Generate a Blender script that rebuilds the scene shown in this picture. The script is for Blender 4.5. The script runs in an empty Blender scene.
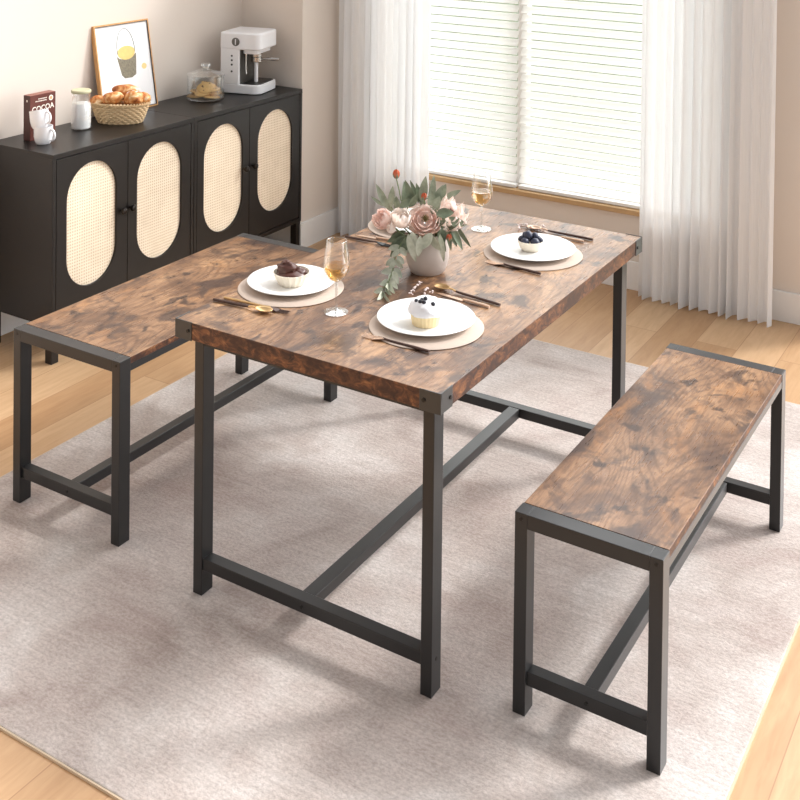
import bpy, bmesh, math, random
from mathutils import Vector, Matrix, noise
random.seed(7)
PI = math.pi
S = bpy.context.scene
COL = S.collection

# ------------------------------------------------------------------ camera
F, CX, CY = 1145.59, 399.5, -112.96
CAM = Vector((2.0997, -2.2964, 1.9672))
yaw, pitch, roll = [math.radians(a) for a in (31.5254, 0.9702, 0.6544)]
FW = Vector((-math.sin(yaw) * math.cos(pitch), math.cos(yaw) * math.cos(pitch), -math.sin(pitch)))
_r = Vector((math.cos(yaw), math.sin(yaw), 0)); _u = _r.cross(FW)
RT = math.cos(roll) * _r + math.sin(roll) * _u
UP = -math.sin(roll) * _r + math.cos(roll) * _u
cd = bpy.data.cameras.new('camera'); cam = bpy.data.objects.new('camera', cd); COL.objects.link(cam)
m = Matrix((RT, UP, -FW)).transposed().to_4x4(); m.translation = CAM
cam.matrix_world = m
cd.sensor_width = 36; cd.lens = F / 800 * 36
cd.shift_x = (400 - CX) / 800; cd.shift_y = (CY - 400) / 800
cd.clip_start = 0.05
S.camera = cam

def at(px, py, axis, val):
    v = FW + (px - CX) / F * RT - (py - CY) / F * UP
    k = 'xyz'.index(axis)
    return CAM + v * ((val - CAM[k]) / v[k])
NB = Vector((-FW.x, -FW.y, 0)).normalized()          # horizontal direction towards the viewer's side of the room
RH = Vector((NB.y * -1, NB.x, 0)) * 1.0              # horizontal, across
def on(px, py, base, off=0.0):
    """point seen at (px,py) on the upright plane through base, moved off metres towards the viewer"""
    v = FW + (px - CX) / F * RT - (py - CY) / F * UP
    p0 = Vector(base) + NB * off
    return CAM + v * ((p0 - CAM).dot(NB) / v.dot(NB))

# ------------------------------------------------------------------ helpers
class MB:
    def __init__(s): s.bm = bmesh.new(); s.mi = 0
    def _f(s, vs):
        try:
            f = s.bm.faces.new(vs); f.material_index = s.mi; return f
        except ValueError: return None
    def mat(s, i): s.mi = i; return s
    def box(s, x0, x1, y0, y1, z0, z1, M=None):
        P = [Vector((x, y, z)) for z in (z0, z1) for y in (y0, y1) for x in (x0, x1)]
        if M is not None: P = [M @ p for p in P]
        v = [s.bm.verts.new(p) for p in P]
        for q in ((0, 2, 3, 1), (4, 5, 7, 6), (0, 1, 5, 4), (2, 6, 7, 3), (0, 4, 6, 2), (1, 3, 7, 5)): s._f([v[i] for i in q])
        return s
    def prism(s, poly, z0, z1, M=None):
        a = []; b = []
        for x, y in poly:
            p, q = Vector((x, y, z0)), Vector((x, y, z1))
            if M is not None: p, q = M @ p, M @ q
            a.append(s.bm.verts.new(p)); b.append(s.bm.verts.new(q))
        n = len(a)
        s._f(a[::-1]); s._f(b)
        for i in range(n): s._f([a[i], a[(i + 1) % n], b[(i + 1) % n], b[i]])
        return s
    def rings(s, rings, close=True, cap0=True, cap1=True):
        R = [[s.bm.verts.new(p) for p in r] for r in rings]
        n = len(R[0])
        for a, b in zip(R, R[1:]):
            for i in range(n if close else n - 1): s._f([a[i], a[(i + 1) % n], b[(i + 1) % n], b[i]])
        if close and cap0: s._f(R[0][::-1])
        if close and cap1: s._f(R[-1])
        return s
    def tube(s, pts, r, seg=10, caps=True):
        pts = [Vector(p) for p in pts]; n = len(pts)
        rs = r if isinstance(r, (list, tuple)) else [r] * n
        t0 = (pts[1] - pts[0]).normalized()
        up = Vector((0, 0, 1)) if abs(t0.z) < .9 else Vector((1, 0, 0))
        side = t0.cross(up).normalized(); rr = []
        for i in range(n):
            t = (pts[min(i + 1, n - 1)] - pts[max(i - 1, 0)]).normalized()
            side = (side - t * side.dot(t)).normalized(); w = t.cross(side)
            rr.append([pts[i] + (side * math.cos(2 * PI * k / seg) + w * math.sin(2 * PI * k / seg)) * rs[i] for k in range(seg)])
        return s.rings(rr, True, caps, caps)
    def lathe(s, prof, seg=40, c=(0, 0, 0), sx=1, sy=1, fl=None, ang=0, caps=True):
        c = Vector(c); rr = []; ca, sa = math.cos(ang), math.sin(ang)
        for j, (r, z) in enumerate(prof):
            ring = []
            for k in range(seg):
                a = 2 * PI * k / seg; q = r * (fl(a, z, j) if fl else 1)
                x, y = q * math.cos(a) * sx, q * math.sin(a) * sy
                ring.append(c + Vector((x * ca - y * sa, x * sa + y * ca, z)))
            rr.append(ring)
        return s.rings(rr, True, caps and prof[0][0] > 1e-5, caps and prof[-1][0] > 1e-5)
    def grid(s, fn, nu, nv):
        V = [[s.bm.verts.new(fn(i / nu, j / nv)) for i in range(nu + 1)] for j in range(nv + 1)]
        for j in range(nv):
            for i in range(nu): s._f([V[j][i], V[j][i + 1], V[j + 1][i + 1], V[j + 1][i]])
        return s
    def blob(s, c, r, seg=20, rin=12, sq=(1, 1, 1), amp=0.0, fr=1.0, seed=0, M=None, flat=None):
        c = Vector(c); rr = []
        for j in range(rin + 1):
            ph = PI * j / rin; ring = []
            for k in range(seg):
                a = 2 * PI * k / seg
                d = Vector((math.sin(ph) * math.cos(a), math.sin(ph) * math.sin(a), -math.cos(ph)))
                q = r * (1 + amp * noise.noise(d * fr + Vector((seed * 7.3, seed, 0))))
                p = Vector((d.x * sq[0], d.y * sq[1], d.z * sq[2])) * q
                if flat is not None: p.z = max(p.z, flat)
                if M is not None: p = M @ p
                ring.append(c + p)
            rr.append(ring)
        return s.rings(rr, True, False, False)
    def build(s, name, mats, parent=None, smooth=True, bevel=0, sharp=40, solid=0, sub=0, loc=None):
        bmesh.ops.remove_doubles(s.bm, verts=s.bm.verts, dist=1e-6)
        bmesh.ops.recalc_face_normals(s.bm, faces=s.bm.faces)
        me = bpy.data.meshes.new(name); s.bm.to_mesh(me); s.bm.free()
        for mt in (mats if isinstance(mats, (list, tuple)) else [mats]): me.materials.append(mt)
        if smooth:
            me.polygons.foreach_set('use_smooth', [True] * len(me.polygons))
            me.set_sharp_from_angle(angle=math.radians(sharp))
        o = bpy.data.objects.new(name, me); COL.objects.link(o)
        if parent is not None: o.parent = parent
        if loc is not None: o.location = loc
        if solid:
            d = o.modifiers.new('thickness', 'SOLIDIFY'); d.thickness = solid; d.offset = 0
        if sub:
            d = o.modifiers.new('smooth', 'SUBSURF'); d.levels = sub; d.render_levels = sub
        if bevel:
            d = o.modifiers.new('edge', 'BEVEL'); d.width = bevel; d.segments = 2; d.limit_method = 'ANGLE'; d.angle_limit = math.radians(50)
        return o

def tag(o, label, cat, group=None, kind=None):
    o['label'] = label; o['category'] = cat
    if group: o['group'] = group
    if kind: o['kind'] = kind
    return o
def thing(name, label, cat, loc=(0, 0, 0), rz=0, group=None):
    o = bpy.data.objects.new(name, None); COL.objects.link(o); o.empty_display_size = .05
    o.location = loc; o.rotation_euler = (0, 0, rz)
    return tag(o, label, cat, group)
def struct(o, label=None, cat=None):
    o['kind'] = 'structure'
    if label: o['label'] = label
    if cat: o['category'] = cat
    return o
def dup(root, loc, rz, label, group=None):
    r = root.copy(); COL.objects.link(r); r.location = loc; r.rotation_euler = (0, 0, rz); r['label'] = label
    if group: r['group'] = group
    for ch in list(root.children):
        c = ch.copy(); COL.objects.link(c); c.parent = r
        for g in list(ch.children):
            d = g.copy(); COL.objects.link(d); d.parent = c
    return r
def rrect(x0, x1, y0, y1, r, n=6):
    rs = r if isinstance(r, (list, tuple)) else [r] * 4     # corners: x1y1, x0y1, x0y0, x1y0
    P = []
    for (cx, cy, a0, q) in ((x1 - rs[0], y1 - rs[0], 0, rs[0]), (x0 + rs[1], y1 - rs[1], 90, rs[1]), (x0 + rs[2], y0 + rs[2], 180, rs[2]), (x1 - rs[3], y0 + rs[3], 270, rs[3])):
        for k in range(n + 1):
            a = math.radians(a0 + 90 * k / n); P.append((cx + q * math.cos(a), cy + q * math.sin(a)))
    return P

# ------------------------------------------------------------------ materials
def lin(c): return tuple((v / 12.92 if v <= .04045 else ((v + .055) / 1.055) ** 2.4) for v in [q / 255 for q in c])
class NT:
    def __init__(s, name):
        s.m = bpy.data.materials.new(name); s.m.use_nodes = True; s.t = s.m.node_tree; s.t.nodes.clear()
        s.out = s.n('ShaderNodeOutputMaterial')
    def n(s, t, **kw):
        q = s.t.nodes.new(t)
        for k, v in kw.items():
            if k.startswith('i_'):
                key = k[2:]; q.inputs[int(key) if key.isdigit() else key.replace('_', ' ')].default_value = v
            else: setattr(q, k, v)
        return q
    def l(s, a, b): s.t.links.new(a, b)
    def coord(s, sc=(1, 1, 1), loc=(0, 0, 0), rot=(0, 0, 0)):
        tc = s.n('ShaderNodeTexCoord'); mp = s.n('ShaderNodeMapping')
        mp.inputs['Scale'].default_value = sc; mp.inputs['Location'].default_value = loc; mp.inputs['Rotation'].default_value = rot
        s.l(tc.outputs['Object'], mp.inputs['Vector']); return mp.outputs[0]
    def noise(s, vec, scale, detail=4, rough=.55, dist=0):
        q = s.n('ShaderNodeTexNoise'); q.inputs['Scale'].default_value = scale; q.inputs['Detail'].default_value = detail
        q.inputs['Roughness'].default_value = rough; q.inputs['Distortion'].default_value = dist
        s.l(vec, q.inputs['Vector']); return q.outputs['Fac']
    def ramp(s, fac, stops):
        q = s.n('ShaderNodeValToRGB'); e = q.color_ramp.elements
        while len(e) < len(stops): e.new(.5)
        for i, (p, c) in enumerate(stops): e[i].position = p; e[i].color = (*c, 1) if len(c) == 3 else c
        s.l(fac, q.inputs[0]); return q.outputs[0]
    def mix(s, fac, a, b, mode='MIX'):
        q = s.n('ShaderNodeMix', data_type='RGBA', blend_type=mode)
        for v, i in ((fac, 0), (a, 6), (b, 7)):
            if hasattr(v, 'links'): s.l(v, q.inputs[i])
            else: q.inputs[i].default_value = v if i == 0 else (*v, 1)
        return q.outputs[2]
    def bsdf(s, col, rough=.5, metal=0, spec=.5, bump=None, bs=.2, bd=.01, **kw):
        b = s.n('ShaderNodeBsdfPrincipled')
        if hasattr(col, 'links'): s.l(col, b.inputs['Base Color'])
        else: b.inputs['Base Color'].default_value = (*col, 1)
        if hasattr(rough, 'links'): s.l(rough, b.inputs['Roughness'])
        else: b.inputs['Roughness'].default_value = rough
        b.inputs['Metallic'].default_value = metal; b.inputs['Specular IOR Level'].default_value = spec
        for k, v in kw.items(): b.inputs[k.replace('_', ' ')].default_value = v
        if bump is not None:
            q = s.n('ShaderNodeBump'); q.inputs['Strength'].default_value = bs; q.inputs['Distance'].default_value = bd
            s.l(bump, q.inputs['Height']); s.l(q.outputs[0], b.inputs['Normal'])
        s.l(b.outputs[0], s.out.inputs[0]); return b
def plain(name, rgb, rough=.5, metal=0, spec=.5, var=.06, sc=30, **kw):
    t = NT(name); c = lin(rgb); v = t.noise(t.coord(), sc, 3)
    col = t.mix(v, tuple(q * (1 - var) for q in c), tuple(min(1, q * (1 + var)) for q in c))
    t.bsdf(col, rough, metal, spec, **kw); return t.m

def rustic(name, seed, dark=.5, amber=.5):
    t = NT(name); o = (seed * 3.7, seed * 1.9, seed)
    st = lambda a, b: (a, b, a)
    def math_(op, a, b=None):
        q = t.n('ShaderNodeMath', operation=op); t.l(a, q.inputs[0])
        if b is not None: q.inputs[1].default_value = b
        return q.outputs[0]
    big = t.noise(t.coord(st(3.4, 1.9), o), 1.8, 4, .6, .5)
    col = t.ramp(big, [(.28, lin((84, 60, 46))), (.42, lin((120, 89, 66))), (.56, lin((150, 115, 86))), (.72, lin((180, 142, 106)))])
    # growth figure: contour lines of a slow field drawn out along the board
    fld = t.noise(t.coord(st(2.6, .62), (o[0] + 2, o[1], 1)), 1.5, 2, .45, .35)
    sn = math_('SINE', math_('MULTIPLY', fld, 210))
    col = t.mix(.5, col, t.ramp(math_('MULTIPLY_ADD', sn, .5), [(.0, (.45, .38, .33)), (.4, (.98, .97, .96)), (1, (1.05, 1.05, 1.05))]), 'MULTIPLY')
    fine = t.noise(t.coord(st(46, 3.2), o), 3, 5, .7)
    col = t.mix(.7, col, t.ramp(fine, [(.36, (.52, .48, .45)), (.56, (1.06, 1.05, 1.04))]), 'MULTIPLY')
    # warm amber streaks
    am = t.noise(t.coord(st(6, 2.6), (o[0] + 9, o[1], 4)), 1.6, 4, .55, .4)
    col = t.mix(t.ramp(am, [(.54, (0, 0, 0)), (.70, (amber,) * 3)]), col, t.mix(.7, col, lin((190, 132, 76))))
    # soft smoky blotches, then smaller dark knots
    bl = t.noise(t.coord(st(6.5, 4.6), (o[0] + 5, o[1], 2)), 1.4, 5, .62, .6)
    col = t.mix(t.ramp(bl, [(.525, (0, 0, 0)), (.625, (1, 1, 1))]), col, t.mix(.62 + .36 * dark, col, lin((58, 44, 40))))
    mo = t.noise(t.coord(st(26, 15), (o[0] + 1, o[1], 6)), 1.2, 4, .6, .4)
    col = t.mix(t.ramp(mo, [(.50, (0, 0, 0)), (.66, (.55, .55, .55))]), col, lin((78, 54, 42)))
    kn = t.noise(t.coord(st(13, 8.5), (o[0], o[1] + 4, 1)), 1.2, 3, .55, .3)
    col = t.mix(t.ramp(kn, [(.61, (0, 0, 0)), (.68, (.9, .9, .9))]), col, lin((56, 40, 34)))
    t.bsdf(col, t.ramp(fine, [(.3, (.38, .38, .38)), (.7, (.24, .24, .24))]), 0, .5, bump=fine, bs=.12, bd=.004)
    return t.m

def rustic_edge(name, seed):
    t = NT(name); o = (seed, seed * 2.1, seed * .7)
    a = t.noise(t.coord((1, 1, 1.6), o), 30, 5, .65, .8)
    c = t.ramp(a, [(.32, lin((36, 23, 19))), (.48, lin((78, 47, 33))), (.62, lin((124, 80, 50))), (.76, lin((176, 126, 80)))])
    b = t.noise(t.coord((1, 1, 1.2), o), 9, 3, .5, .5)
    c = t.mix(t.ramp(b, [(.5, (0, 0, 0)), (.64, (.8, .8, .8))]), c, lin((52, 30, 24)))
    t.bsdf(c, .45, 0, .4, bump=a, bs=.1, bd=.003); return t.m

def oak_floor():
    t = NT('oak_floor'); w = .17; L = 1.5
    tc = t.n('ShaderNodeTexCoord'); sp = t.n('ShaderNodeSeparateXYZ'); t.l(tc.outputs['Object'], sp.inputs[0])
    br = t.n('ShaderNodeTexBrick'); br.offset = .37; br.offset_frequency = 2
    cb = t.n('ShaderNodeCombineXYZ'); t.l(sp.outputs['Y'], cb.inputs['X']); t.l(sp.outputs['X'], cb.inputs['Y'])
    t.l(cb.outputs[0], br.inputs['Vector'])
    for k, v in (('Scale', 1), ('Brick Width', L), ('Row Height', w), ('Mortar Size', .0016), ('Mortar Smooth', .2), ('Bias', 0)): br.inputs[k].default_value = v
    br.inputs['Color1'].default_value = (.0, .0, .0, 1); br.inputs['Color2'].default_value = (1, 1, 1, 1); br.inputs['Mortar'].default_value = (.5, .5, .5, 1)
    bw = t.n('ShaderNodeRGBToBW'); t.l(br.outputs['Color'], bw.inputs[0])
    pc = t.ramp(bw.outputs[0], [(0, lin((184, 146, 108))), (.5, lin((198, 161, 123))), (1, lin((208, 175, 138)))])
    # each plank shifts its own grain
    mul = t.n('ShaderNodeMath', operation='MULTIPLY'); t.l(bw.outputs[0], mul.inputs[0]); mul.inputs[1].default_value = 13
    vc = t.n('ShaderNodeCombineXYZ'); sx = t.n('ShaderNodeMath', operation='ADD'); t.l(sp.outputs['X'], sx.inputs[0]); t.l(mul.outputs[0], sx.inputs[1])
    t.l(sx.outputs[0], vc.inputs['X'])
    sy = t.n('ShaderNodeMath', operation='MULTIPLY'); t.l(sp.outputs['Y'], sy.inputs[0]); sy.inputs[1].default_value = .12; t.l(sy.outputs[0], vc.inputs['Y'])
    fine = t.noise(vc.outputs[0], 55, 5, .6, .6); wide = t.noise(vc.outputs[0], 11, 3, .5, 1.2)
    c = t.mix(.55, pc, t.ramp(fine, [(.3, (.82, .76, .70)), (.6, (1.03, 1.03, 1.03))]), 'MULTIPLY')
    c = t.mix(.5, c, t.ramp(wide, [(.35, (.86, .8, .74)), (.6, (1.02, 1.02, 1.02))]), 'MULTIPLY')
    c = t.mix(br.outputs['Fac'], c, lin((166, 126, 92)))
    t.bsdf(c, .42, 0, .45, bump=fine, bs=.06, bd=.003); return t.m

def rug_mat():
    t = NT('woven_rug')
    a = t.noise(t.coord(), 2.1, 5, .62, .6)
    c = t.ramp(a, [(.32, lin((171, 156, 149))), (.5, lin((198, 187, 181))), (.66, lin((219, 212, 208)))])
    s1 = t.noise(t.coord((7, 70, 1)), 1, 5, .65)
    c = t.mix(.55, c, t.ramp(s1, [(.34, (.80, .785, .775)), (.6, (1.06, 1.06, 1.06))]), 'MULTIPLY')
    pt = t.noise(t.coord((2.2, 3.6, 1), (3, 1, 0)), 1.7, 4, .6, .4)
    c = t.mix(t.ramp(pt, [(.5, (0, 0, 0)), (.75, (.5, .5, .5))]), c, lin((178, 160, 154)))
    f = t.noise(t.coord((90, 130, 100)), 1, 4, .75)
    c = t.mix(.55, c, t.ramp(f, [(.36, (.58, .57, .56)), (.62, (1.14, 1.14, 1.14))]), 'MULTIPLY')
    t.bsdf(c, .95, 0, .1, bump=f, bs=.6, bd=.004); return t.m

def wall_mat():
    t = NT('wall_paint'); v = t.noise(t.coord(), 90, 3); w = t.noise(t.coord(), 1.2, 2)
    t.bsdf(t.mix(w, lin((224, 213, 202)), lin((228, 217, 207))), .85, 0, .2, bump=v, bs=.03, bd=.002); return t.m

def rattan_mat():
    t = NT('rattan_webbing')
    v = t.coord()
    def wave(dr, sc):
        q = t.n('ShaderNodeTexWave', wave_type='BANDS', bands_direction=dr); q.inputs['Scale'].default_value = sc; q.inputs['Distortion'].default_value = .5
        q.inputs['Detail'].default_value = 1; t.l(v, q.inputs['Vector']); return q.outputs['Fac']
    a = wave('Y', 25); b = wave('Z', 25)
    mm = t.n('ShaderNodeMath', operation='MULTIPLY'); t.l(a, mm.inputs[0]); t.l(b, mm.inputs[1])
    n = t.noise(t.coord((1, 1, 1)), 14, 3)
    c = t.ramp(mm.outputs[0], [(.0, lin((246, 231, 210))), (.4, lin((238, 219, 193))), (.85, lin((198, 172, 140)))])
    c = t.mix(.5, c, t.ramp(n, [(.35, (.88, .85, .8)), (.65, (1.04, 1.03, 1.02))]), 'MULTIPLY')
    t.bsdf(c, .6, 0, .3, bump=mm.outputs[0], bs=.35, bd=.002); return t.m

def sheer_mat():
    t = NT('sheer_voile')
    f = t.noise(t.coord((600, 600, 8)), 1, 2)
    d = t.n('ShaderNodeBsdfDiffuse'); d.inputs[0].default_value = (.965, .97, .98, 1)
    tr = t.n('ShaderNodeBsdfTranslucent'); tr.inputs[0].default_value = (.97, .97, .975, 1)
    tp = t.n('ShaderNodeBsdfTransparent')
    m1 = t.n('ShaderNodeMixShader'); m1.inputs[0].default_value = .28; t.l(d.outputs[0], m1.inputs[1]); t.l(tr.outputs[0], m1.inputs[2])
    m2 = t.n('ShaderNodeMixShader'); t.l(t.ramp(f, [(.3, (.88, .88, .88)), (.7, (.95, .95, .95))]), m2.inputs[0])
    t.l(tp.outputs[0], m2.inputs[1]); t.l(m1.outputs[0], m2.inputs[2]); t.l(m2.outputs[0], t.out.inputs[0]); return t.m

def slat_mat():
    t = NT('blind_slat')
    n = t.noise(t.coord(), 12, 2)
    c = t.mix(n, (.86, .86, .84), (.9, .9, .88))
    d = t.n('ShaderNodeBsdfDiffuse'); t.l(c, d.inputs[0])
    tr = t.n('ShaderNodeBsdfTranslucent'); tr.inputs[0].default_value = (.975, .965, .955, 1)
    m1 = t.n('ShaderNodeMixShader'); m1.inputs[0].default_value = .7; t.l(d.outputs[0], m1.inputs[1]); t.l(tr.outputs[0], m1.inputs[2])
    t.l(m1.outputs[0], t.out.inputs[0]); return t.m

def thin_glass(name, tint=(.97, .98, .98), refl=1.0, base=.06):
    t = NT(name)
    n = t.noise(t.coord(), 5, 1)
    tp = t.n('ShaderNodeBsdfTransparent'); t.l(t.mix(n, tint, tuple(min(1, q * 1.01) for q in tint)), tp.inputs[0])
    gl = t.n('ShaderNodeBsdfGlossy'); gl.inputs['Roughness'].default_value = .03; gl.inputs[0].default_value = (1, 1, 1, 1)
    lw = t.n('ShaderNodeLayerWeight'); lw.inputs[0].default_value = .35
    mp = t.n('ShaderNodeMapRange'); mp.inputs['To Min'].default_value = base; mp.inputs['To Max'].default_value = .75 * refl
    t.l(lw.outputs['Facing'], mp.inputs[0])
    m1 = t.n('ShaderNodeMixShader'); t.l(mp.outputs[0], m1.inputs[0]); t.l(tp.outputs[0], m1.inputs[1]); t.l(gl.outputs[0], m1.inputs[2])
    t.l(m1.outputs[0], t.out.inputs[0]); return t.m

def bread_mat():
    t = NT('baked_crust'); a = t.noise(t.coord((1, 1, 1)), 26, 4, .6, .5)
    c = t.ramp(a, [(.34, lin((138, 70, 32))), (.46, lin((198, 122, 62))), (.58, lin((228, 178, 118))), (.68, lin((250, 234, 208)))])
    t.bsdf(c, .5, 0, .4, bump=a, bs=.3, bd=.006); return t.m
def petal_mat(name, c1, c2, c3):
    t = NT(name); a = t.noise(t.coord(), 45, 3, .5, .4)
    c = t.ramp(a, [(.3, lin(c1)), (.5, lin(c2)), (.7, lin(c3))])
    d = t.n('ShaderNodeBsdfDiffuse'); tr = t.n('ShaderNodeBsdfTranslucent'); t.l(c, d.inputs[0]); t.l(c, tr.inputs[0])
    m1 = t.n('ShaderNodeMixShader'); m1.inputs[0].default_value = .42; t.l(d.outputs[0], m1.inputs[1]); t.l(tr.outputs[0], m1.inputs[2]); t.l(m1.outputs[0], t.out.inputs[0])
    return t.m
def leaf_mat(name, c1, c2):
    t = NT(name); a = t.noise(t.coord(), 38, 4, .6)
    t.bsdf(t.ramp(a, [(.3, lin(c1)), (.7, lin(c2))]), .55, 0, .35); return t.m

M = {}
M['wood'] = rustic('rustic_board', 1, .55, .3)
M['wood_bench'] = rustic('rustic_board_light', 4.2, .6, .55)
M['wood_bench2'] = rustic('rustic_board_mid', 9.3, .5, .55)
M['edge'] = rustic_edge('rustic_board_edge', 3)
M['metal'] = plain('graphite_steel', (27, 27, 28), .36, 0, .5, .08, 60, Sheen_Weight=.55, Sheen_Roughness=.28)
M['metal2'] = plain('bracket_steel', (42, 43, 43), .36, .0, .6, .08, 60, Sheen_Weight=.4, Sheen_Roughness=.28)
M['bolt'] = plain('bolt_black', (30, 30, 30), .35, .4)
M['floor'] = oak_floor(); M['rug'] = rug_mat(); M['wall'] = wall_mat()
M['rugedge'] = plain('rug_binding', (205, 186, 160), .9)
M['trim'] = plain('trim_white', (238, 236, 234), .5, var=.02)
M['sill'] = plain('sill_oak', (192, 156, 112), .5, var=.1, sc=14)
M['espresso'] = plain('espresso_lacquer', (26, 22, 20), .38, 0, .42, .1, 24)
M['knob'] = plain('knob_bronze', (40, 34, 30), .28, .6)
M['rattan'] = rattan_mat(); M['sheer'] = sheer_mat(); M['slat'] = slat_mat()
M['pane'] = thin_glass('window_glass', (.98, .99, .98), .3, .02)
M['glass'] = thin_glass('clear_glass'); M['glassrim'] = thin_glass('thick_glass', (.93, .95, .95), 1.1, .12)
M['wine'] = thin_glass('white_wine', (.93, .74, .40), .6, .06)
M['china'] = plain('white_china', (228, 227, 224), .22, 0, .5, .01)
M['porcelain'] = plain('mug_porcelain', (242, 241, 243), .25, 0, .5, .01)
M['mat'] = plain('place_mat_taupe', (188, 170, 156), .85, var=.07, sc=160)
M['gold'] = plain('brushed_gold', (214, 178, 128), .3, .85, .5, .05)
M['rose_gold'] = plain('rose_gold', (226, 194, 170), .28, .85, .5, .05)
M['handle'] = plain('walnut_handle', (70, 44, 34), .4, 0, .5, .2, 80)
M['ceramic'] = plain('vase_ceramic', (186, 174, 166), .7, 0, .3, .08, 24)
M['pot'] = plain('dessert_stoneware', (236, 226, 208), .45, var=.04, sc=60)
M['liner'] = plain('cupcake_paper', (236, 214, 168), .7, var=.1, sc=90)
M['choc'] = plain('chocolate_cream', (78, 42, 32), .35, 0, .5, .15, 50)
M['cream'] = plain('whipped_frosting', (236, 235, 237), .6, var=.02)
M['berry'] = plain('dark_berry', (32, 32, 42), .3, 0, .5, .3, 120)
M['grape'] = plain('blue_grape', (50, 54, 72), .35, 0, .5, .45, 60)
M['bread'] = bread_mat()
M['cookie'] = plain('cookie_dough', (226, 184, 122), .7, var=.22, sc=60)
M['chip'] = plain('cookie_chip', (84, 46, 28), .6)
M['wicker'] = plain('wicker_straw', (216, 186, 144), .65, var=.2, sc=90)
M['milk'] = plain('fresh_milk', (246, 245, 243), .3, var=.01)
M['lid'] = plain('bottle_lid', (196, 192, 158), .5, var=.06)
M['frame'] = plain('frame_oak', (206, 156, 100), .5, var=.12, sc=40)
M['frame_dark'] = plain('frame_dark_edge', (66, 52, 44), .5)
M['paper'] = plain('print_paper', (248, 246, 246), .7, var=.008)
M['ink'] = plain('sketch_ink', (136, 128, 110), .8, var=.6, sc=130)
M['ink2'] = plain('sketch_line', (150, 150, 148), .8)
M['ochre'] = plain('print_ochre', (236, 204, 130), .8, var=.12, sc=60)
M['yellow'] = plain('print_yellow', (240, 214, 150), .8)
M['appliance'] = plain('appliance_white', (240, 240, 242), .3, 0, .5, .01)
M['black'] = plain('black_plastic', (26, 25, 25), .3)
M['chrome'] = plain('chrome_steel', (190, 186, 182), .18, 1.0)
M['grey'] = plain('badge_grey', (104, 102, 98), .35, .6)
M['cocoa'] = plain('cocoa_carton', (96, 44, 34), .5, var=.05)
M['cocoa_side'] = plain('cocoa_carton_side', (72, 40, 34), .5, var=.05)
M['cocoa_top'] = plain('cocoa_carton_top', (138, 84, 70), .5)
M['label_white'] = plain('label_white', (244, 236, 224), .6)
M['label_tan'] = plain('label_tan', (214, 168, 122), .6, var=.3, sc=140)
M['p_pink'] = petal_mat('petal_pink', (248, 220, 210), (252, 232, 224), (254, 243, 238))
M['p_blush'] = petal_mat('petal_blush', (250, 236, 226), (253, 244, 237), (255, 250, 246))
M['p_rose'] = petal_mat('petal_rose', (249, 222, 211), (253, 235, 227), (255, 245, 240))
M['p_peach'] = petal_mat('petal_peach', (249, 228, 217), (252, 240, 233), (254, 248, 245))
M['p_bud'] = petal_mat('petal_coral', (196, 92, 62), (216, 122, 92), (232, 160, 130))
M['olive'] = plain('stamen_olive', (112, 96, 48), .7, var=.4, sc=200)
M['darkred'] = plain('stamen_red', (120, 56, 42), .7, var=.3, sc=200)
M['leaf'] = leaf_mat('leaf_sage', (120, 131, 112), (168, 175, 154))
M['leaf_d'] = leaf_mat('leaf_deep', (86, 99, 80), (136, 146, 122))
M['leaf_g'] = leaf_mat('leaf_eucalyptus', (160, 166, 146), (204, 206, 190))
M['lawn'] = plain('lawn', (92, 104, 74), .9, var=.3, sc=6)
M['stem'] = plain('stem_green', (110, 124, 84), .6)
M['dry'] = plain('dried_blossom', (230, 214, 210), .8, var=.1, sc=200)
M['twig'] = plain('dried_twig', (128, 96, 80), .8)

# ------------------------------------------------------------------ room
FZ = -.008
YB = 2.87
struct(MB().box(-1.9, 4.2, -5.0, YB + .12, FZ - .1, FZ).build('floor', M['floor'], smooth=False), 'light oak plank floor', 'floor')
struct(MB().box(-1.92, -1.80, -5.0, YB + .12, FZ, 2.4).build('wall_left', M['wall'], smooth=False), 'cream wall behind the black sideboards', 'wall')
struct(MB().box(-1.80, -1.40, 2.468, YB, FZ, 2.4).build('wall_pier', M['wall'], smooth=False), 'cream wall return at the right end of the sideboards', 'wall')
WX0, WX1, WZ0, WZ1 = -1.16, .66, .366, 2.2
wb = MB()
wb.box(-1.80, WX0, YB, YB + .12, FZ, 2.4).box(WX1, 1.22, YB, YB + .12, FZ, 2.4)
wb.box(WX0, WX1, YB, YB + .12, FZ, WZ0 - .02).box(WX0, WX1, YB, YB + .12, WZ1, 2.4)
struct(wb.build('wall_back', M['wall'], smooth=False), 'beige wall around the window', 'wall')
BH = .125
struct(MB().box(-1.80, -1.785, -5, 2.468, FZ, BH).build('baseboard_left', M['trim'], smooth=False, bevel=.003), 'white baseboard under the sideboards', 'baseboard')
struct(MB().box(-1.785, -1.385, 2.453, 2.468, FZ, BH).box(-1.40, -1.385, 2.468, YB - .015, FZ, BH).build('baseboard_pier', M['trim'], smooth=False), 'white baseboard on the wall return', 'baseboard')
struct(MB().box(-1.40, 1.22, YB - .015, YB, FZ, BH).build('baseboard_back', M['trim'], smooth=False, bevel=.003), 'white baseboard under the window', 'baseboard')
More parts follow.
